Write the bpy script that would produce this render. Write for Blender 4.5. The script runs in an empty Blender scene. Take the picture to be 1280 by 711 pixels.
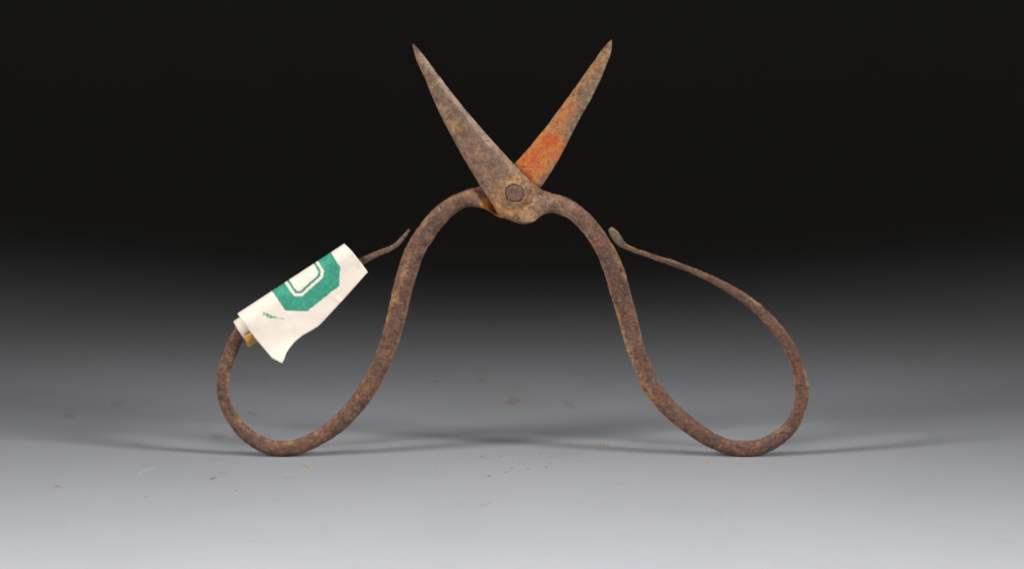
import bpy, bmesh, math, random
import numpy as np
from mathutils import Vector, noise as mnoise

random.seed(7)
sc = bpy.context.scene
COL = sc.collection
R = math.radians

# ------------------------------------------------------------------ camera
PITCH = R(13.0)          # looking slightly down on the table
DIST = 0.55
FOCAL = 105.6
SENSOR = 36.0
ZC = 0.0326              # height of the point looked at
FPX = FOCAL / SENSOR * 1280
fwd = Vector((0, math.cos(PITCH), -math.sin(PITCH)))
upv = Vector((0, math.sin(PITCH), math.cos(PITCH)))
CAM = Vector((0, 0, ZC)) - fwd * DIST
cd = bpy.data.cameras.new('camera')
cam = bpy.data.objects.new('camera', cd); COL.objects.link(cam)
cam.location = CAM
cam.rotation_euler = (math.pi / 2 - PITCH, 0, 0)
cd.lens = FOCAL; cd.sensor_width = SENSOR; cd.sensor_fit = 'HORIZONTAL'
cd.clip_start = 0.01; cd.clip_end = 20
cd.dof.use_dof = True
cd.dof.focus_distance = DIST - 0.001
cd.dof.aperture_fstop = 20
sc.camera = cam

# ------------------------------------------------------------------ world: a dark studio
w = bpy.data.worlds.new('World'); sc.world = w; w.use_nodes = True
bg = w.node_tree.nodes['Background']
bg.inputs[0].default_value = (1.0, 0.89, 0.74, 1); bg.inputs[1].default_value = 0.040

# ------------------------------------------------------------------ lamps: gridded softboxes at both sides and an added overhead fill
def area(name, loc, aim, sx, sy, power, spread, col):
    l = bpy.data.lights.new(name, 'AREA'); l.shape = 'RECTANGLE'
    l.size = sx; l.size_y = sy; l.energy = power; l.spread = R(spread); l.color = col
    o = bpy.data.objects.new(name, l); COL.objects.link(o)
    o.location = loc
    d = Vector(aim) - Vector(loc)
    o.rotation_euler = d.to_track_quat('-Z', 'Y').to_euler()
    return o
KEY = (1.0, 0.965, 0.92)
for sx in (-1, 1):        # a pair of gridded softboxes left and right, a little in front of the object
    area('softbox', (sx * 0.50, -0.215, 0.29), (0, -0.168, 0), 0.13, 0.30, 1.14, 48, KEY)
# weaker fill lamp added overhead, towards the camera, to lift the shadows
area('overhead_fill', (0, -0.33, 0.50), (0, -0.168, 0), 0.40, 0.16, 0.28, 46, KEY)

sc.view_settings.view_transform = 'Standard'
sc.view_settings.look = 'None'
sc.view_settings.exposure = 0
sc.view_settings.gamma = 1
sc.cycles.filter_width = 1.8

# ------------------------------------------------------------------ helpers
def on_plane(px, py, Y=0.0):
    """point of the vertical plane y=Y (metres) measured from the photograph"""
    d = fwd + Vector((1, 0, 0)) * ((px - 640) / FPX) + upv * ((355.5 - py) / FPX)
    return CAM + d * ((Y - CAM.y) / d.y)

def on_table(px, py):
    d = fwd + Vector((1, 0, 0)) * ((px - 640) / FPX) + upv * ((355.5 - py) / FPX)
    return CAM + d * (-CAM.z / d.z)

PX = DIST / FPX          # metres covered by one photograph pixel at the object

def link(name, me, mat=None, parent=None, smooth=True):
    o = bpy.data.objects.new(name, me); COL.objects.link(o)
    if mat: me.materials.append(mat)
    if parent: o.parent = parent
    if smooth:
        for p in me.polygons: p.use_smooth = True
    return o

def tag(o, label=None, cat=None, group=None, kind=None):
    if label: o['label'] = label
    if cat: o['category'] = cat
    if group: o['group'] = group
    if kind: o['kind'] = kind
    return o

class N:
    """small node-graph helper"""
    def __init__(self, name):
        self.m = bpy.data.materials.new(name); self.m.use_nodes = True
        self.t = self.m.node_tree; self.b = self.t.nodes['Principled BSDF']
        self.out = self.t.nodes['Material Output']
    def node(self, typ, **kw):
        n = self.t.nodes.new(typ)
        for k, v in kw.items(): setattr(n, k, v)
        return n
    def put(self, sock, v):
        if hasattr(v, 'is_output'): self.t.links.new(v, sock)
        elif v is not None:
            if isinstance(v, (tuple, list)) and len(v) == 3 and sock.type == 'RGBA': v = (*v, 1)
            sock.default_value = v
    def math(self, op, a, b=None, c=None, clamp=False):
        n = self.node('ShaderNodeMath', operation=op, use_clamp=clamp)
        for i, v in enumerate((a, b, c)):
            if v is not None: self.put(n.inputs[i], v)
        return n.outputs[0]
    def noise(self, vec, scale, detail=4, rough=0.55, dist=0.0):
        n = self.node('ShaderNodeTexNoise')
        self.put(n.inputs['Vector'], vec); n.inputs['Scale'].default_value = scale
        n.inputs['Detail'].default_value = detail; n.inputs['Roughness'].default_value = rough
        n.inputs['Distortion'].default_value = dist
        return n.outputs['Fac']
    def step(self, v, lo, hi, a=0.0, b=1.0):
        n = self.node('ShaderNodeMapRange', interpolation_type='SMOOTHSTEP')
        self.put(n.inputs[0], v)
        for i, q in enumerate((lo, hi, a, b)): n.inputs[i + 1].default_value = q
        return n.outputs[0]
    def mix(self, fac, a, b, mode='MIX'):
        n = self.node('ShaderNodeMix', data_type='RGBA', blend_type=mode)
        self.put(n.inputs[0], fac); self.put(n.inputs[6], a); self.put(n.inputs[7], b)
        return n.outputs[2]
    def ramp(self, v, stops):
        n = self.node('ShaderNodeValToRGB'); self.put(n.inputs[0], v)
        e = n.color_ramp.elements
        while len(e) < len(stops): e.new(0.5)
        for i, (p, c) in enumerate(stops): e[i].position = p; e[i].color = (*c, 1)
        return n.outputs[0]
    def attr(self, name):
        n = self.node('ShaderNodeAttribute', attribute_name=name)
        return n.outputs['Fac']
    def coord(self, which='Object'):
        return self.node('ShaderNodeTexCoord').outputs[which]
    def bump(self, h, strength, dist):
        n = self.node('ShaderNodeBump'); self.put(n.inputs['Height'], h)
        n.inputs['Strength'].default_value = strength; n.inputs['Distance'].default_value = dist
        self.t.links.new(n.outputs[0], self.b.inputs['Normal'])

# ------------------------------------------------------------------ materials
def mat_rust():
    g = N('rusted_iron'); co = g.coord()
    big = g.noise(co, 130, 3, 0.6, 0.3); mid = g.noise(co, 520, 6, 0.72, 0.4)
    fine = g.noise(co, 2100, 5, 0.75); mott = g.noise(co, 900, 5, 0.68, 0.8); grain = g.noise(co, 4200, 3, 0.7)
    mixn = g.math('ADD', g.math('MULTIPLY', mid, 0.58), g.math('ADD', g.math('MULTIPLY', fine, 0.30), g.math('MULTIPLY', grain, 0.12)))
    base = g.ramp(mixn, [(0.37, (0.018, 0.010, 0.007)), (0.46, (0.060, 0.026, 0.015)), (0.54, (0.110, 0.052, 0.032)), (0.66, (0.24, 0.140, 0.086))])
    # reddish and violet-grey drifts
    red = g.step(g.noise(co, 300, 5, 0.7, 0.6), 0.46, 0.64)
    base = g.mix(g.math('MULTIPLY', red, 0.68), base, g.mix(g.step(fine, 0.38, 0.62), (0.085, 0.024, 0.012), (0.20, 0.066, 0.030)))
    vio = g.step(g.noise(co, 380, 4, 0.7, 0.4), 0.52, 0.66)
    base = g.mix(g.math('MULTIPLY', vio, 0.5), base, g.mix(g.step(fine, 0.36, 0.64), (0.050, 0.033, 0.029), (0.13, 0.092, 0.080)))
    # drier, paler crust on the blades; also painted edge highlights of the bars
    pale = g.ramp(mixn, [(0.36, (0.055, 0.030, 0.021)), (0.45, (0.145, 0.073, 0.043)), (0.54, (0.235, 0.130, 0.081)), (0.66, (0.40, 0.260, 0.172))])
    pale = g.mix(g.math('MULTIPLY', g.step(mott, 0.50, 0.66), 0.65), pale, g.mix(g.step(fine, 0.36, 0.64), (0.25, 0.125, 0.045), (0.45, 0.28, 0.125)))
    pale = g.mix(g.math('MULTIPLY', g.step(g.noise(co, 600, 5, 0.7), 0.54, 0.66), 0.6), pale, g.mix(grain, (0.085, 0.055, 0.045), (0.18, 0.128, 0.108)))
    base = g.mix(g.attr('pale'), base, pale)
    base = g.mix(g.attr('light'), base, g.mix(g.step(mixn, 0.38, 0.62), (0.20, 0.135, 0.10), (0.48, 0.37, 0.285)))  # light catching the bevel, painted as a paler tone
    # grey bare metal, and the dark line painted for the bevel groove
    grey = g.mix(g.step(fine, 0.3, 0.7), (0.050, 0.041, 0.035), (0.185, 0.158, 0.135))
    base = g.mix(g.attr('grey'), base, grey)
    # ochre crust, also the painted left-edge highlight of the bars
    och = g.mix(g.step(mixn, 0.38, 0.62), (0.20, 0.085, 0.022), (0.52, 0.32, 0.12))
    om = g.math('MULTIPLY', g.attr('ochre'), g.step(mott, 0.36, 0.58), clamp=True)
    base = g.mix(om, base, och)
    base = g.mix(g.math('MULTIPLY', g.step(g.noise(co, 640, 4, 0.7, 0.5), 0.60, 0.72), 0.55), base, och)
    # fresh orange rust
    ora = g.mix(g.step(g.math('ADD', g.noise(co, 430, 6, 0.75, 0.6), g.math('MULTIPLY', g.math('SUBTRACT', g.attr('orange'), 0.85), 0.22)), 0.42, 0.60, 0.0, 0.85), g.mix(fine, (0.36, 0.115, 0.018), (0.56, 0.22, 0.045)), g.mix(fine, (0.36, 0.048, 0.006), (0.58, 0.095, 0.010)))
    orm = g.math('MULTIPLY', g.step(g.math('ADD', g.attr('orange'), g.math('MULTIPLY', g.math('SUBTRACT', mott, 0.5), 1.1)), 0.12, 0.85), g.math('MULTIPLY', g.step(g.attr('orange'), 0.02, 0.3), g.step(fine, 0.25, 0.50, 0.55, 1.0)), clamp=True)
    base = g.mix(orm, base, ora)
    # black pits
    pit = g.step(g.noise(co, 1300, 4, 0.65), 0.58, 0.70)
    base = g.mix(g.math('MULTIPLY', pit, 0.6), base, (0.032, 0.020, 0.017))
    g.put(g.b.inputs['Base Color'], base)
    g.put(g.b.inputs['Roughness'], g.step(mid, 0.3, 0.7, 0.48, 0.78))
    g.b.inputs['Specular IOR Level'].default_value = 0.45
    h = g.math('ADD', g.math('ADD', g.math('MULTIPLY', mid, 1.0), g.math('MULTIPLY', mott, 0.6)), g.math('ADD', g.math('MULTIPLY', fine, 0.6), g.math('MULTIPLY', pit, -0.5)))
    g.bump(h, 0.9, 0.00040)
    return g.m

def half_plane_max(g, u, v, pts):
    """signed distance (px of print) to a convex outline given as an open clockwise chain"""
    d = None
    for (x0, y0), (x1, y1) in zip(pts[:-1], pts[1:]):
        ex, ey = x1 - x0, y1 - y0; l = math.hypot(ex, ey)
        nx, ny = ey / l, -ex / l
        c = nx * x0 + ny * y0
        e = g.math('SUBTRACT', g.math('ADD', g.math('MULTIPLY', u, nx), g.math('MULTIPLY', v, ny)), c)
        d = e if d is None else g.math('MAXIMUM', d, e)
    return d

def mat_paper():
    g = N('printed_paper'); uv = g.coord('UV'); co = g.coord()
    s = g.node('ShaderNodeSeparateXYZ'); g.put(s.inputs[0], uv)
    wob = g.math('MULTIPLY', g.math('SUBTRACT', g.noise(co, 1500, 3), 0.5), 2.2)
    u = g.math('ADD', g.math('MULTIPLY', s.outputs[0], 200.0), wob)
    v = g.math('ADD', g.math('MULTIPLY', s.outputs[1], 200.0), wob)
    outer = half_plane_max(g, u, v, [(140.2, -30), (139.2, 21.8), (125.5, 40), (74.7, 44.8), (52.1, 29.2), (50.9, -30)])
    inner = half_plane_max(g, u, v, [(121.2, -30), (119.8, 14.8), (113.3, 20.6), (79.9, 25.8), (70.9, 20), (69.7, -30)])
    A = g.step(outer, -0.5, 0.5, 1, 0)
    B = g.step(inner, -0.5, 0.5, 0, 1)
    ring = g.math('MULTIPLY', g.step(inner, -4.0, -3.2, 1, 0), g.step(inner, -7.0, -6.2, 0, 1))
    ink = g.math('MULTIPLY', A, g.math('MAXIMUM', B, ring))
    # tapering smudge of the same ink
    def stroke(p, q, wd, lo, hi, amt):
        ex, ey = q[0] - p[0], q[1] - p[1]; l = math.hypot(ex, ey)
        du = g.math('SUBTRACT', u, p[0]); dv = g.math('SUBTRACT', v, p[1])
        al = g.math('ADD', g.math('MULTIPLY', du, ex / l / l), g.math('MULTIPLY', dv, ey / l / l))
        ac = g.math('ABSOLUTE', g.math('ADD', g.math('MULTIPLY', du, -ey / l), g.math('MULTIPLY', dv, ex / l)))
        wid = g.math('MULTIPLY', g.math('MULTIPLY', g.math('SUBTRACT', 1.0, al), wd), g.step(g.noise(co, 1100, 3, 0.6), 0.38, 0.60, 0.15, 1.25))
        inside = g.math('MULTIPLY', g.step(g.math('SUBTRACT', ac, wid), -1.0, 0.8, 1, 0),
                        g.math('MULTIPLY', g.step(al, 0.0, 0.08), g.step(al, 0.92, 1.0, 1, 0)))
        return g.math('MULTIPLY', inside, g.step(g.noise(co, 1500, 4, 0.6), lo, hi, 0, amt))
    ink = g.math('MAXIMUM', ink, stroke((25, 17.5), (47, 39), 3.4, 0.30, 0.52, 0.95))
    ink = g.math('MAXIMUM', ink, stroke((26, 7), (34, 12), 1.2, 0.45, 0.6, 0.4))
    paper = g.mix(g.noise(co, 420, 5, 0.6), (0.67, 0.605, 0.545), (0.73, 0.665, 0.60))
    paper = g.mix(g.math('MULTIPLY', g.step(g.noise(co, 140, 4, 0.6), 0.48, 0.70), 0.45), paper, (0.65, 0.555, 0.45))
    fib = g.node('ShaderNodeMapping'); g.put(fib.inputs[0], co); fib.inputs['Rotation'].default_value = (0, 0.6, 0); fib.inputs['Scale'].default_value = (1, 1, 5)
    paper = g.mix(g.math('MULTIPLY', g.step(g.noise(fib.outputs[0], 900, 4, 0.7), 0.55, 0.75), 0.30), paper, (0.62, 0.54, 0.45))
    # rust offset from the iron at both mouths of the roll
    ends = g.math('MAXIMUM', g.step(u, 150, 166), g.step(u, -2, 9, 1, 0))
    rs = g.math('MULTIPLY', g.math('MULTIPLY', ends, g.step(v, 6, 18)), g.math('MULTIPLY', g.step(v, 30, 42, 1, 0), g.step(g.noise(co, 800, 4, 0.7), 0.42, 0.68)))
    paper = g.mix(g.math('MULTIPLY', rs, 0.5), paper, (0.45, 0.27, 0.13))
    dirt = g.step(g.noise(co, 900, 3, 0.7), 0.66, 0.80)
    paper = g.mix(g.math('MULTIPLY', dirt, 0.35), paper, (0.55, 0.46, 0.36))
    speck = g.step(g.noise(co, 2300, 1, 0.5), 0.78, 0.84)
    paper = g.mix(g.math('MULTIPLY', speck, 0.6), paper, (0.25, 0.22, 0.2))
    green = g.mix(g.step(g.noise(co, 1300, 5, 0.7), 0.3, 0.75), (0.005, 0.20, 0.125), (0.03, 0.325, 0.215))
    g.put(g.b.inputs['Base Color'], g.mix(g.math('MULTIPLY', ink, g.step(g.noise(co, 1700, 4, 0.75), 0.26, 0.42, 0.72, 0.97)), paper, green))
    g.b.inputs['Roughness'].default_value = 0.8
    g.b.inputs['Specular IOR Level'].default_value = 0.25
    g.bump(g.math('ADD', g.noise(co, 300, 3), g.math('MULTIPLY', g.noise(co, 3000, 3), 0.25)), 0.35, 0.0003)
    return g.m

def mat_simple(name, a, b, scale, rough, spec=0.4, bump=0.2, bd=0.0002):
    g = N(name); co = g.coord(); n = g.noise(co, scale, 5, 0.65)
    g.put(g.b.inputs['Base Color'], g.mix(g.step(n, 0.3, 0.7), a, b))
    g.b.inputs['Roughness'].default_value = rough
    g.b.inputs['Specular IOR Level'].default_value = spec
    g.bump(n, bump, bd)
    return g.m

def mat_backdrop():
    g = N('grey_backdrop_sheet'); co = g.coord()
    base = g.mix(g.noise(co, 30, 4, 0.6), (0.196, 0.206, 0.227), (0.212, 0.222, 0.244))
    base = g.mix(g.math('MULTIPLY', g.step(g.noise(co, 3200, 2, 0.6), 0.58, 0.80), 0.30), base, (0.12, 0.12, 0.12))
    base = g.mix(g.math('MULTIPLY', g.step(g.noise(co, 210, 5, 0.7, 0.5), 0.52, 0.74), 0.14), base, (0.13, 0.13, 0.13))
    base = g.mix(g.math('MULTIPLY', g.step(g.noise(co, 640, 4, 0.7), 0.66, 0.80), 0.35), base, (0.12, 0.115, 0.105))
    warp = g.node('ShaderNodeVectorMath', operation='ADD')
    nz = g.node('ShaderNodeTexNoise'); g.put(nz.inputs['Vector'], co); nz.inputs['Scale'].default_value = 260; nz.inputs['Detail'].default_value = 4
    sub = g.node('ShaderNodeVectorMath', operation='SUBTRACT'); g.put(sub.inputs[0], nz.outputs['Color']); sub.inputs[1].default_value = (0.5, 0.5, 0.5)
    scl = g.node('ShaderNodeVectorMath', operation='SCALE'); g.put(scl.inputs[0], sub.outputs[0]); scl.inputs['Scale'].default_value = 0.004
    g.put(warp.inputs[0], co); g.put(warp.inputs[1], scl.outputs[0])
    brk = g.step(g.noise(co, 420, 4, 0.65), 0.38, 0.58)
    # scuffs and rust stains lying on the sheet: px, py, half-length px, half-depth mm, turn, colour, strength
    dark = (0.085, 0.083, 0.075); rust = (0.20, 0.115, 0.080); pale = (0.40, 0.40, 0.41); tan = (0.30, 0.20, 0.10)
    stains = [(306, 473, 34, 5.0, 10, dark, .16), (145, 503, 12, 4.0, 20, dark, .25), (88, 520, 9, 3.0, 0, dark, .30), (316, 516, 8, 1.6, 40, dark, .6),
              (262, 598, 9, 0.9, 65, dark, .7), (280, 590, 7, 0.7, 40, dark, .6), (182, 589, 26, 0.55, 68, pale, .35), (72, 608, 6, 1.0, 20, dark, .5),
              (180, 621, 5, 1.0, 15, dark, .5), (357, 598, 9, 0.8, 35, dark, .5), (368, 594, 4, 0.7, 20, dark, .5), (384, 583, 7, 1.6, 0, tan, .55), (405, 585, 4, 1.1, 0, tan, .35),
              (640, 501, 12, 2.6, 0, rust, .75), (601, 476, 8, 3.2, 0, rust, .5), (638, 490, 26, 9, 0, rust, .16), (756, 557, 11, 0.9, 0, tan, .7),
              (884, 579, 6, 1.2, -25, tan, .6), (600, 630, 12, 0.45, 18, dark, .45), (570, 633, 10, 0.4, -5, dark, .35), (326, 677, 34, 0.35, -14, dark, .35),
              (712, 505, 6, 4.0, 10, dark, .35), (545, 478, 5, 2.4, 0, dark, .45), (486, 501, 14, 1.2, 0, dark, .4), (270, 546, 14, 2.0, 50, dark, .3),
              (1108, 515, 5, 1.4, 0, pale, .4), (700, 566, 40, 4, 0, dark, .10)]
    for px, py, hl, hd, turn, col, k in stains:
        p = on_table(px, py)
        mp = g.node('ShaderNodeMapping', vector_type='TEXTURE')
        g.put(mp.inputs['Vector'], warp.outputs[0])
        mp.inputs['Location'].default_value = (p.x, p.y, 0)
        mp.inputs['Rotation'].default_value = (0, 0, R(turn))
        mp.inputs['Scale'].default_value = (hl * PX, hd * 0.001, 1)
        ln = g.node('ShaderNodeVectorMath', operation='LENGTH'); g.put(ln.inputs[0], mp.outputs[0])
        m = g.math('MULTIPLY', g.step(ln.outputs['Value'], 0.45, 1.25, k, 0), brk)
        base = g.mix(m, base, col)
    g.put(g.b.inputs['Base Color'], base)
    g.put(g.b.inputs['Roughness'], g.step(g.noise(co, 25, 3), 0.35, 0.65, 0.62, 0.74))
    g.b.inputs['Specular IOR Level'].default_value = 0.25
    g.bump(g.noise(co, 2200, 3, 0.6), 0.12, 0.0002)
    return g.m

RUST = mat_rust(); PAPER = mat_paper()
PLAIN = mat_simple('plain_paper', (0.58, 0.48, 0.36), (0.72, 0.65, 0.56), 500, 0.8, 0.25)
AMBER = mat_simple('yellowed_gum', (0.42, 0.19, 0.03), (0.66, 0.36, 0.08), 700, 0.35, 0.5)
CRUMB = mat_simple('rust_crumb', (0.10, 0.05, 0.03), (0.34, 0.17, 0.07), 900, 0.8)

# ------------------------------------------------------------------ backdrop sheet: table, curve, upright
def make_backdrop():
    prof = [(-0.75, 0.0), (0.30, 0.0)]
    rad = 0.25
    for i in range(1, 25):
        a = math.pi / 2 * i / 24
        prof.append((0.30 + rad * math.sin(a), rad - rad * math.cos(a)))
    prof.append((0.55, 0.9))
    bm = bmesh.new(); rows = []
    for (y, z) in prof:
        rows.append([bm.verts.new((x, y, z)) for x in (-0.8, 0.8)])
    for a, b in zip(rows[:-1], rows[1:]):
        bm.faces.new((a[0], a[1], b[1], b[0]))
    me = bpy.data.meshes.new('backdrop'); bm.to_mesh(me); bm.free()
    o = link('backdrop', me, mat_backdrop())
    tag(o, 'smooth grey backdrop sheet under the scissors curving up behind them', kind='structure')
make_backdrop()

# ------------------------------------------------------------------ scissors
scissors = bpy.data.objects.new('scissors', None); COL.objects.link(scissors)
scissors.empty_display_size = 0.02
tag(scissors, 'rusty iron scissors standing upright with crossed blades and two open loop handles', 'scissors')

def hermite(P, t, q):
    """smooth interpolation of rows P at parameters t, evaluated at q"""
    P = np.asarray(P, float); t = np.asarray(t, float)
    d = np.diff(P, axis=0) / np.diff(t)[:, None]
    m = np.zeros_like(P); m[0] = d[0]; m[-1] = d[-1]
    h = np.diff(t)
    for i in range(1, len(t) - 1):
        m[i] = (d[i - 1] * h[i] + d[i] * h[i - 1]) / (h[i] + h[i - 1])
    out = []
    for x in q:
        i = min(max(np.searchsorted(t, x) - 1, 0), len(t) - 2)
        s = (x - t[i]) / h[i]
        out.append((2*s**3-3*s**2+1)*P[i] + (s**3-2*s**2+s)*h[i]*m[i] + (-2*s**3+3*s**2)*P[i+1] + (s**3-s**2)*h[i]*m[i+1])
    return np.array(out)

def ss(x, lo, hi):
    x = min(max((x - lo) / (hi - lo), 0), 1); return x * x * (3 - 2 * x)
def blob(x, y, cx, cy, r0, r1, sx=1.0, sy=1.0):
    return 1 - ss(math.hypot((x - cx) / sx, (y - cy) / sy), r0, r1)
def capsule(x, y, p, q, r0, r1):
    ex, ey = q[0] - p[0], q[1] - p[1]
    k = min(max(((x - p[0]) * ex + (y - p[1]) * ey) / (ex * ex + ey * ey), 0), 1)
    return 1 - ss(math.hypot(x - p[0] - k * ex, y - p[1] - k * ey), r0, r1)

NA = 36
ANG = [2 * math.pi * i / NA for i in range(NA)]
sec_front = [math.sin(a) < -0.3 for a in ANG]
def superellipse(n):
    out = []
    for a in ANG:
        c, s = math.cos(a), math.sin(a)
        r = (abs(c) ** n + abs(s) ** n) ** (-1 / n)
        out.append((r * c, r * s))
    return np.array(out)
def polygon_profile(poly):
    """section of a forged blade, sampled at the same angles (a across, d depth, -1 = towards the viewer)"""
    out = []
    for a in ANG:
        c, s = math.cos(a), math.sin(a); best = None
        for (x0, y0), (x1, y1) in zip(poly, poly[1:] + poly[:1]):
            ex, ey = x1 - x0, y1 - y0
            den = c * ey - s * ex
            if abs(den) < 1e-9: continue
            r = (x0 * ey - y0 * ex) / den
            k = (x0 * s - y0 * c) / den
            if r > 0 and -1e-6 <= k <= 1 + 1e-6 and (best is None or r < best): best = r
        out.append((best * c, best * s))
    return np.array(out)
HANDLE = superellipse(2.7)
# front half: flat back (+1), bevel down to the cutting edge on its right side
FRONT = polygon_profile([(-1, -.45), (-.86, -1), (.60, -1), (.64, -.94), (1, .35), (1, .9), (.97, 1), (-.95, 1), (-1, .85)])
# rear half seen from its flat inner side
REAR = polygon_profile([(-1, -.9), (-.97, -1), (.90, -1), (1, -.75), (1, .5), (.85, 1), (-.5, 1), (-1, -.35)])

def to_pairs(cw):
    """centre line with widths -> edge pairs, allowing for the bar's top face being seen"""
    P = np.array([c[:2] for c in cw], float); out = []
    for i, c in enumerate(cw):
        a = P[max(i - 1, 0)]; b = P[min(i + 1, len(P) - 1)]
        tx, ty = (b - a) / np.linalg.norm(b - a)
        wd = c[2] * (1 - 0.11 * abs(tx))
        out.append(((c[0] - ty * wd / 2 * SIDE[0], c[1] + tx * wd / 2 * SIDE[0]), (c[0] + ty * wd / 2 * SIDE[0], c[1] - tx * wd / 2 * SIDE[0])))
    return out
SIDE = [1]

def half(pairs, n_blade, prof, sgn, seams, attrs):
    """one half of the scissors as a continuous forging, cut into blade / handle / flattened end
       sgn -1: lies in front of the joint plane, +1: behind; n_blade: edge pairs with the blade section"""
    L = np.array([p[0] for p in pairs]); Rr = np.array([p[1] for p in pairs])
    C = (L + Rr) / 2
    t = np.concatenate([[0], np.cumsum(np.maximum(np.linalg.norm(np.diff(C, axis=0), axis=1), 0.5))])
    q = np.arange(0, t[-1], 1.9); q = np.append(q, t[-1])
    D = hermite(np.hstack([L, Rr]), t, q)
    tb0, tb1 = t[n_blade], t[n_blade + 4]
    verts = []
    for k, (lx, ly, rx, ry) in enumerate(D):
        s = q[k]
        bl = min(max((s - tb0) / (tb1 - tb0), 0), 1); bl = bl * bl * (3 - 2 * bl)
        width = math.hypot(rx - lx, ry - ly) * PX
        th_blade = (0.0007 + 0.0013 * min(s / tb0, 1) ** 0.8)
        th_handle = min(0.92 * width, 0.0031)
        th = th_blade * (1 - bl) + th_handle * bl
        yc = sgn * (th / 2 + 0.00006) * (1 - bl)
        pl = on_plane(lx, ly, 0); pr = on_plane(rx, ry, 0)
        c = (pl + pr) / 2; h = (pr - pl) / 2
        sec = prof * (1 - bl) + HANDLE * bl
        verts.append([Vector((c.x + h.x * a, yc + d * th / 2, c.z + h.z * a)) for a, d in sec])
    # hollow dented into the lug of the rear half so the gap reads dark
    if sgn > 0:
        for k in range(len(verts)):
            for i, v in enumerate(verts[k]):
                if sec_front[i]:
                    p = D[k, :2] + (D[k, 2:] - D[k, :2]) * (HANDLE[i, 0] + 1) / 2
                    v.y += 0.0013 * blob(p[0], p[1], 619, 260, 3, 10)
    # hammered and corroded surface
    P2 = np.vstack([np.column_stack([(D[:, 0] + D[:, 2]) / 2, (D[:, 1] + D[:, 3]) / 2])])
    cols = []
    for k, ring in enumerate(verts):
        cen = sum(ring, Vector()) / NA
        for i, v in enumerate(ring):
            d = (v - cen); 
            if d.length > 1e-9: d.normalize()
            n1 = mnoise.noise(v * 330 + Vector((3, 1, 7))); n2 = mnoise.noise(v * 950); n3 = mnoise.noise(v * 2100)
            amp = min(1, (q[k] / 60)) * min(1, (t[-1] - q[k]) / 80 + .35)
            ring[i] = v + d * amp * (0.5 if q[k] < tb0 else 1.0) * (0.00006 * n1 + 0.00006 * n2 + 0.00005 * n3 - 0.00011 * ss(mnoise.noise(v * 700 + Vector((9, 2, 4))), 0.25, 0.55))
    objs = []
    bounds = [0] + [int(np.searchsorted(q, s)) for s in (t[seams[0]], t[seams[1]])] + [len(q) - 1]
    for j, nm in enumerate(('blade', 'handle', 'handle_tip')):
        a, b = bounds[j], bounds[j + 1]
        vs, fs = [], []
        for k in range(a, b + 1): vs += [tuple(v) for v in verts[k]]
        m = b - a + 1
        for k in range(m - 1):
            for i in range(NA):
                i2 = (i + 1) % NA
                f = (k*NA+i, (k+1)*NA+i, (k+1)*NA+i2, k*NA+i2)
                fs.append(f)
        fs.append(tuple(range(NA))); fs.append(tuple((m - 1) * NA + i for i in reversed(range(NA))))
        me = bpy.data.meshes.new(nm); me.from_pydata(vs, [], fs)
        bm = bmesh.new(); bm.from_mesh(me); bmesh.ops.recalc_face_normals(bm, faces=bm.faces); bm.to_mesh(me); bm.free()
        for name, fn in attrs.items():
            at = me.attributes.new(name, 'FLOAT', 'POINT')
            vals = []
            for k in range(a, b + 1):
                for i in range(NA):
                    l, r_ = D[k, :2], D[k, 2:]
                    pa = (HANDLE[i, 0] + 1) / 2
                    p = l + (r_ - l) * pa
                    val = float(fn(p[0], p[1], q[k], nm))
                    if name == 'pale' and q[k] > tb1:      # worn arrises of the bar, their edge highlights painted paler
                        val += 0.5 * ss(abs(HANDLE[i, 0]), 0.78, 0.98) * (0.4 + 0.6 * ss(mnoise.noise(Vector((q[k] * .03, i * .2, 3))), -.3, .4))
                    if name == 'ochre' and q[k] > tb1 and HANDLE[i, 0] < -0.7:  # left-edge highlight of the bar painted in ochre
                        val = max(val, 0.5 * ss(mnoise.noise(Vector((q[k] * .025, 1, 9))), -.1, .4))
                    vals.append(min(val, 1.0))
            at.data.foreach_set('value', vals)
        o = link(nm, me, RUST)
        # sharp forged edges of the blade stay crisp
        try:
            me.set_sharp_from_angle(angle=R(38))
        except Exception: pass
        objs.append(o)
    objs[0].parent = scissors; objs[1].parent = scissors; objs[2].parent = objs[1]
    return objs

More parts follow.
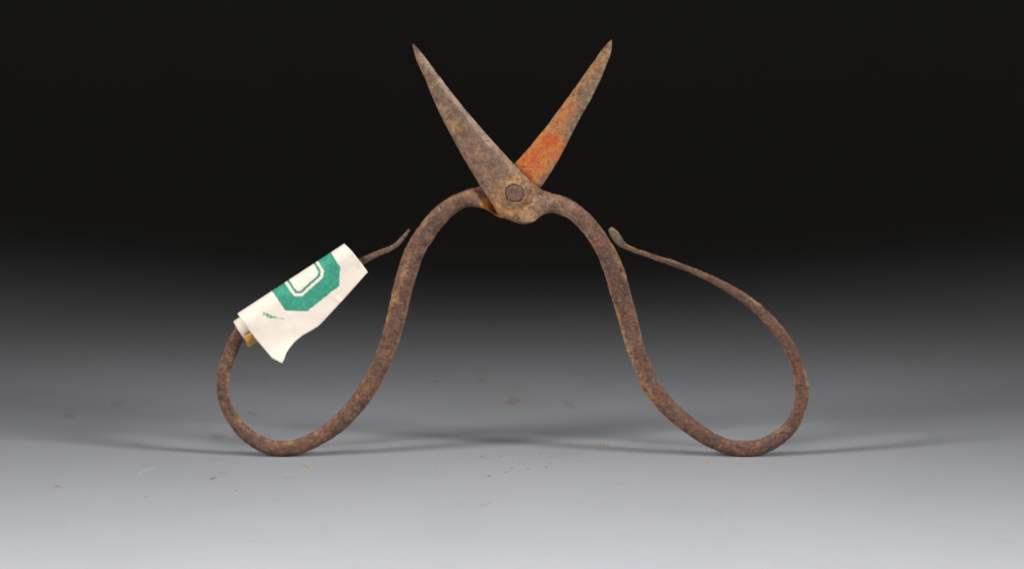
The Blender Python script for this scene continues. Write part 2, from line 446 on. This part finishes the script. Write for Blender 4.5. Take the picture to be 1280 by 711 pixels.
# --- front half: blade up to the left, handle down to the right
front_pairs = [((515.4, 55.5), (516.8, 54.8)), ((520, 72.5), (527.5, 67)), ((530, 95), (545, 90)), ((546, 132.5), (573, 126.5)), ((565, 170), (604, 163)),
    ((583, 202), (633, 195)), ((600, 230), (652, 215)), ((612, 248), (664, 227)), ((626, 267.7), (675, 235.5)), ((641, 274.8), (682, 238.5)),
    ((655, 278.3), (688, 240.5)), ((666, 275.8), (694, 242)), ((676, 268.5), (700, 243.8)), ((684, 266), (706, 246.2)), ((695, 267), (712, 249.4))]
SIDE[0] = 1
front_handle = [(714.5, 263, 23), (728, 273.5, 23), (743.5, 292, 23.5), (756, 311.5, 24.5), (768, 340, 26), (776, 368, 25.5), (785.3, 400, 24.5), (793, 430, 23), (803, 457, 22.7),
    (811.5, 478, 23), (832, 505.5, 23), (857, 528, 22.5), (879.5, 544, 21), (897, 553.3, 20.5), (913.5, 558.5, 20), (931, 560.1, 20), (948, 558.6, 20), (964.5, 552.5, 20),
    (979.5, 542, 18.5), (992, 528, 17.5), (999.7, 508.5, 17), (1002.5, 488, 17), (999, 465, 16.2), (990, 440.5, 15.8), (976.5, 418.5, 15.8), (958.5, 396.5, 15), (936.5, 377.5, 13.6),
    (909.5, 359.5, 11.6), (881, 345, 9.6), (846, 331, 8.2), (811, 319, 7.2), (788, 311, 7), (778, 306, 9.5), (772.5, 299.5, 12), (767, 291.5, 11), (762, 285.8, 6)]
fp = front_pairs + to_pairs(front_handle)
front_attrs = {
    'pale': lambda x, y, s, n: 0.85 if n == 'blade' and y < 200 else 0.85 * (1 - ss(x, 690, 760)) if n == 'blade' else 0.85 * (1 - ss(x, 690, 760)),
    'grey': lambda x, y, s, n: 0.55 * blob(x, y, 765, 292, 8, 24) * (s > 900) if n != 'blade' else 0.5 * max(capsule(x, y, (536, 87), (561, 130), 0.5, 4), capsule(x, y, (561, 130), (600, 173), 0.5, 4), capsule(x, y, (600, 173), (632, 214), 0.5, 5)),  # on the blade: dark groove line beside the bevel, painted in
    'light': lambda x, y, s, n: 0.75 * max(capsule(x, y, (530, 70), (560, 108), 3, 9), capsule(x, y, (560, 108), (615, 176), 3, 9), 0.5 * capsule(x, y, (615, 176), (655, 218), 2, 8)) if n == 'blade' and y < 235 else 0,  # bevel catching the light, painted as a pale strip
    'ochre': lambda x, y, s, n: max(0.95 * (1 - ss(abs(math.hypot(x - 643, y - 242) - 17), 5, 13)), 0.5 * blob(x, y, 660, 265, 4, 20), 0.7 * capsule(x, y, (745, 330), (775, 415), 1, 7),
                                    0.7 * blob(x, y, 571, 156, 3, 12), 0.55 * capsule(x, y, (777, 420), (815, 505), 2, 9), 0.5 * capsule(x, y, (765, 300), (782, 345), 1, 6)),
    'orange': lambda x, y, s, n: max(0.5 * (1 - ss(abs(math.hypot(x - 643, y - 242) - 20), 1, 5)), 0.18 * capsule(x, y, (783, 440), (830, 518), 2, 14))}
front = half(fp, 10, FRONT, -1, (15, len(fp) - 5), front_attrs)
tag(front[0], 'front blade pointing up to the left, brown and grey')
tag(front[2], 'flattened grey end of the handle bar')

# --- rear half: blade up to the right, handle down to the left
rear_pairs = [((763.4, 51), (765.0, 50.6)), ((757, 57.5), (764.3, 62.5)), ((745, 73.5), (757, 84)), ((725, 102), (742.5, 117)), ((700, 136), (722, 154)), ((675, 169), (703, 191.5)),
    ((650, 198), (688, 217)), ((634, 213), (677, 233.5)), ((622, 223), (663, 252)), ((613, 228.5), (650, 265)), ((607, 231.5), (638, 272)), ((601.6, 233), (626, 273)),
    ((597, 234), (616, 268)), ((592, 235), (607, 261.3)), ((587, 236), (598, 259))]
SIDE[0] = 1
rear_handle = [(582, 248.8, 22), (570, 254, 22.5), (557, 263, 23.5), (543.5, 276.5, 25), (529, 296, 25.5), (518, 315, 25.7), (511, 335, 25.5), (503, 362, 25.2), (496, 394, 24.4), (487, 426, 24),
    (476, 455, 23), (461, 483, 23.3), (443.5, 508, 23), (423.5, 528.7, 22.3), (402, 544.5, 20.5), (381, 554.8, 20), (361, 559.9, 20), (342, 559.3, 20), (323, 552.5, 19.5), (306, 541, 18), (296, 529, 16.8),
    (284.5, 511, 15.7), (279, 491, 15.5), (279, 469, 16.5), (285.5, 447, 17.8), (293.5, 427.5, 17.8), (304, 409, 17), (325, 389, 15.5), (360, 368, 14), (400, 350, 12), (435, 334, 10.5), (453, 326, 9.5),
    (474, 316, 7.5), (488, 310.5, 6.6), (495, 306.5, 6.4), (503, 298, 6), (508, 292, 5), (511.8, 287, 3.2)]
rp = rear_pairs + to_pairs(rear_handle)
rear_attrs = {
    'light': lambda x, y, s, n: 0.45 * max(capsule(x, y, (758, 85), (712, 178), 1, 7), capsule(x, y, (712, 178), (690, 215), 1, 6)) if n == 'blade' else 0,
    'pale': lambda x, y, s, n: (0.95 - 0.35 * blob(x, y, 600, 250, 10, 40)) if n == 'blade' else 0.12,
    'grey': lambda x, y, s, n: 0.7 * capsule(x, y, (503, 298), (512, 287), 3, 18) * (s > 900) if n != 'blade' else 0.35 * capsule(x, y, (742, 95), (700, 180), 1, 8),
    'ochre': lambda x, y, s, n: max(0.95 * capsule(x, y, (758, 60), (650, 200), 3, 16), 0.55 * capsule(x, y, (516, 310), (494, 372), 1, 6) * (x < 512), 0.6 * blob(x, y, 521, 289, 1, 6)),
    'orange': lambda x, y, s, n: max(1.0 * capsule(x, y, (688, 180), (656, 214), 6, 30), 0.55 * capsule(x, y, (716, 130), (690, 175), 3, 18), 0.28 * capsule(x, y, (745, 80), (715, 130), 1, 12), 1.0 * blob(x, y, 610, 256, 4, 16), 0.9 * capsule(x, y, (612, 265), (632, 271), 2, 8),
                                     0.18 * capsule(x, y, (475, 455), (430, 520), 2, 20), 0.15 * blob(x, y, 525, 305, 4, 20))}
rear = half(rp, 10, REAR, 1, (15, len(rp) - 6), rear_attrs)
tag(rear[0], 'rear blade pointing up to the right, bright orange rust near its base')
tag(rear[2], 'thin grey pointed end of the handle bar')

# --- rivet with a corroded collar
def lathe(name, prof, cx, cz, y0, mat, parent, n=40, wob=0.00006, attrs=None, lob=0.0):
    vs, fs = [], []
    for r, dy in prof:
        for i in range(n):
            a = 2 * math.pi * i / n
            v = Vector((cx + r * math.cos(a), y0 + dy, cz + r * math.sin(a)))
            k = mnoise.noise(v * 700) * wob * 1.3 + mnoise.noise(v * 1900) * wob * 1.3 + mnoise.noise(v * 3600) * wob
            k2 = lob * (mnoise.noise(Vector((math.cos(a) * 1.1, math.sin(a) * 1.1, 4))) + 0.6 * mnoise.noise(Vector((math.cos(a) * 2.7, math.sin(a) * 2.7, 8)))) * max(0, (r - 0.0019) / 0.0012)
            v.x += k2 * math.cos(a); v.z += k2 * math.sin(a)
            vs.append((v.x + k * math.cos(a), v.y + k * 0.8, v.z + k * math.sin(a)))
    for j in range(len(prof) - 1):
        for i in range(n):
            i2 = (i + 1) % n
            fs.append((j*n+i, j*n+i2, (j+1)*n+i2, (j+1)*n+i))
    fs.append(tuple(range(n))); fs.append(tuple((len(prof)-1)*n+i for i in reversed(range(n))))
    me = bpy.data.meshes.new(name); me.from_pydata(vs, [], fs)
    bm = bmesh.new(); bm.from_mesh(me); bmesh.ops.recalc_face_normals(bm, faces=bm.faces); bm.to_mesh(me); bm.free()
    for nm, val in (attrs or {}).items():
        at = me.attributes.new(nm, 'FLOAT', 'POINT'); at.data.foreach_set('value', [val] * len(me.vertices))
    o = link(name, me, mat, parent)
    try: me.set_sharp_from_angle(angle=R(50))
    except Exception: pass
    return o
pc = on_plane(643.5, 241.5, -0.002)
mm = 0.001
rivet = lathe('rivet', [(1.45*mm, 0.3*mm), (1.62*mm, -0.18*mm), (1.56*mm, -0.38*mm), (1.3*mm, -0.52*mm), (1.0*mm, -0.50*mm), (0.7*mm, -0.46*mm), (0.4*mm, -0.43*mm), (0.1*mm, -0.43*mm)],
              pc.x, pc.z, -0.0020, RUST, scissors, wob=0.00008, attrs={'light': 0.0, 'pale': 0.05, 'grey': 0.25, 'ochre': 0.06, 'orange': 0.0})
tag(rivet, 'dark round rivet head at the crossing of the blades')
lathe('rivet_collar', [(3.25*mm, 0.25*mm), (3.12*mm, 0.0*mm), (2.95*mm, -0.06*mm), (2.5*mm, -0.10*mm), (2.15*mm, -0.22*mm), (1.95*mm, -0.36*mm), (1.75*mm, -0.36*mm), (1.66*mm, -0.10*mm), (1.45*mm, 0.15*mm)],
      pc.x, pc.z, -0.0020, RUST, rivet, wob=0.00012, lob=0.00055, attrs={'light': 0.0, 'pale': 0.9, 'grey': 0.0, 'ochre': 0.65, 'orange': 0.15})
# peened end at the back
lathe('rivet_end', [(1.4*mm, -0.2*mm), (1.6*mm, 0.35*mm), (1.3*mm, 0.65*mm), (0.6*mm, 0.8*mm), (0.1*mm, 0.82*mm)],
      pc.x, pc.z, 0.0020, RUST, rivet, attrs={'pale': 0.3, 'grey': 0.3, 'ochre': 0.3, 'orange': 0.2})

# ------------------------------------------------------------------ paper tag rolled round the left handle
UX, UY = 0.838, -0.546        # along the roll, in photograph pixels
VX, VY = 0.546, 0.838         # across the roll, downwards
def tagpt(u, v, Y):
    return on_plane(297 + UX * u + VX * v, 392 + UY * u + VY * v, Y)

def chain(pts, n, straight=False):
    P = np.array(pts, float)
    t = np.concatenate([[0], np.cumsum(np.linalg.norm(np.diff(P, axis=0), axis=1))])
    q = np.linspace(0, t[-1], n)
    if straight: return np.column_stack([np.interp(q, t, P[:, 0]), np.interp(q, t, P[:, 1])])
    return hermite(P, t, q)

tagroot = bpy.data.objects.new('paper_tag', None); COL.objects.link(tagroot)
tagroot.location = on_plane(375, 370, 0); tagroot.empty_display_size = 0.01
tag(tagroot, 'off-white paper tag with green print rolled round the left handle', 'tag')
def tag_child(name, vs, fs, uvs, mat, thick, parent=None):
    me = bpy.data.meshes.new(name)
    base = tagroot.location
    me.from_pydata([tuple(Vector(v) - base) for v in vs], [], fs)
    if uvs:
        ul = me.uv_layers.new(name='UVMap')
        for lp in me.loops: ul.data[lp.index].uv = uvs[lp.vertex_index]
    o = link(name, me, mat)
    o.parent = parent or tagroot
    if thick:
        s = o.modifiers.new('thickness', 'SOLIDIFY'); s.thickness = thick; s.offset = 0
    return o

NU, NV = 110, 44
left = chain([(0, 0), (0.6, 12), (0.8, 24.4), (2.4, 42), (6, 70), (12.7, 82.3)], NV, True)
right = chain([(159.4, 0), (161.8, 10), (163.0, 21.3), (164.2, 36), (164.4, 45.3)], NV)
bot = chain([(12.7, 82.3), (17.8, 79.3), (23, 75), (29.6, 71.8), (40, 68.5), (53, 66.9), (66, 67.8), (75.2, 68), (81.7, 66.8), (100, 62.2), (122.7, 56.7), (145, 50.6), (164.4, 45.3)], NU, True)
def coons(a, b):
    i = a / (NU - 1); j = b / (NV - 1)
    top = np.array([159.4 * i, 0.0])
    l, r_ = left[b], right[b]
    bl = (1 - i) * np.array(left[0]) * (1 - j) + i * (1 - j) * np.array(right[0]) + (1 - i) * j * left[-1] + i * j * right[-1]
    return (1 - j) * top + j * bot[a] + (1 - i) * l + i * r_ - bl
def roll_r(u): return 19.5 - 2.5 * u / 160          # px
vs, uvs, fs = [], [], []
NB = 16                                             # the part that goes over the top and down the back
for a in range(NU):
    top = coons(a, 0); u0 = top[0]; r = roll_r(u0)
    # behind: from low on the back, up, over the fold
    for k in range(NB):
        ang = math.pi * (1.15 - 0.65 * 0) * (1 - k / NB)   # angle from the fold round the back
        v = r - r * math.cos(ang); y = r * math.sin(ang)
        vs.append(tagpt(u0, v * 0.98, y * PX)); uvs.append((u0 / 200, -(ang * r) / 200))
    for b in range(NV):
        u, v = coons(a, b)
        # rounded over the fold, then an almost flat hanging flap
        if v < r: y = -math.sqrt(max(r * r - (r - v) ** 2, 0)) * 0.93
        else: y = -r * 0.93 - 0.02 * (v - r)
        # soft creases and handling dents
        y -= 0.8 * (1 - ss(abs(u - 96 - v * .35), 0, 5)) * ss(v, 34, 58)
        y += 0.7 * (1 - ss(abs(u - 44 + (v - 60) * .5), 0, 6)) * ss(v, 44, 60)
        curl = ss(v, 48, 84) * (1 - ss(u, 20, 90))
        y -= 7 * curl * curl
        y += 1.2 * math.sin(u * 0.045 + v * 0.05)*ss(v, 10, 50) + 0.8 * mnoise.noise(Vector((u * .05, v * .05, 2)))
        p0 = tagpt(u, v, y * PX); vs.append(p0); uvs.append((u / 200, v / 200))
M = NB + NV
for a in range(NU - 1):
    for b in range(M - 1):
        fs.append((a*M+b, a*M+b+1, (a+1)*M+b+1, (a+1)*M+b))
tag_child('outer_wrap', vs, fs, uvs, PAPER, 0.00016)

# inner coil, a little loose, standing out at the lower end
vs, fs = [], []
NS, NL = 90, 30
for a in range(NL):
    u = -9.5 + 168 * a / (NL - 1)
    for k in range(NS):
        ang = 4.6 * math.pi * k / (NS - 1) + 0.6
        r = (9.6 + 7.9 * k / (NS - 1)) * (1 - 0.18 * max(u, 0) / 160)
        off = 2.0 * math.sin(ang) if a == 0 else 0
        vs.append(tagpt(u + off * .5, 21.5 - 1.5 * u / 160 - r * math.cos(ang), r * math.sin(ang) * PX))
for a in range(NL - 1):
    for k in range(NS - 1):
        fs.append((a*NS+k, a*NS+k+1, (a+1)*NS+k+1, (a+1)*NS+k))
roll = tag_child('inner_roll', vs, fs, None, PLAIN, 0.00014)
# yellowed gum on the underside of the coil
vs, fs = [], []
NG = 16
for a in range(8):
    u = -11.2 + 24 * a / 7
    for k in range(NG):
        ang = math.pi * (0.63 + 0.52 * k / (NG - 1))     # underside, towards the viewer
        r = 18.4 + 2.6 * math.sin(math.pi * k / (NG - 1))
        wv = 1 + 0.02 * mnoise.noise(Vector((a, k * .4, 5)))
        edge = 4 * abs(2 * k / (NG - 1) - 1) ** 2.5 * (1 - a / 7)
        vs.append(tagpt(u + edge + 0.8 * mnoise.noise(Vector((k * .7, 1, 2))), 21.5 - r * wv * math.cos(ang), -r * wv * math.sin(ang) * PX))
for a in range(7):
    for k in range(NG - 1):
        fs.append((a*NG+k, a*NG+k+1, (a+1)*NG+k+1, (a+1)*NG+k))
gum = tag_child('gummed_edge', vs, fs, None, AMBER, 0.00022, roll)
tag(gum, 'yellowed gum at the lower end of the paper roll')

# ------------------------------------------------------------------ rust crumbs fallen on the sheet
def crumbs():
    bm = bmesh.new()
    def one(px, py, s):
        p = on_table(px, py)
        r = bmesh.ops.create_icosphere(bm, subdivisions=1, radius=s)
        for v in r['verts']:
            k = 1 + 0.5 * mnoise.noise(v.co * (0.9 / s) + Vector((px, py, 0)))
            v.co = Vector((v.co.x * k * 1.2, v.co.y * k, v.co.z * k * 0.6)) + Vector((p.x, p.y, s * 0.4))
    for px, py, s in [(602, 571, .20), (611, 595, .22), (626, 570, .14), (640, 585, .15), (655, 580, .13), (660, 586, .12), (683, 584, .17), (688, 578, .12), (631, 590, .15), (676, 567, .13),
                      (650, 578, .1), (723, 566, .12), (560, 572, .1), (546, 588, .1), (545, 573, .1), (264, 599, .09), (72, 608, .10), (180, 621, .07), (384, 584, .14), (380, 582, .12), (405, 585, .1),
                      (755, 556, .16), (760, 557, .14), (750, 556, .12), (884, 578, .13), (640, 500, .18), (634, 501, .15), (646, 499, .12), (600, 476, .13), (295, 613, .12), (457, 540, .1), (780, 640, .08)]:
        one(px, py, s * mm)
    for _ in range(90):
        one(random.gauss(648, 38), random.gauss(580, 14), random.uniform(.03, .09) * mm)
    for _ in range(70):
        one(random.uniform(40, 1240), random.uniform(500, 700), random.uniform(.03, .07) * mm)
    me = bpy.data.meshes.new('rust_crumbs'); bm.to_mesh(me); bm.free()
    o = link('rust_crumbs', me, CRUMB)
    tag(o, 'tiny brown rust crumbs scattered on the grey sheet below the blades', 'rust crumbs', kind='stuff')
crumbs()
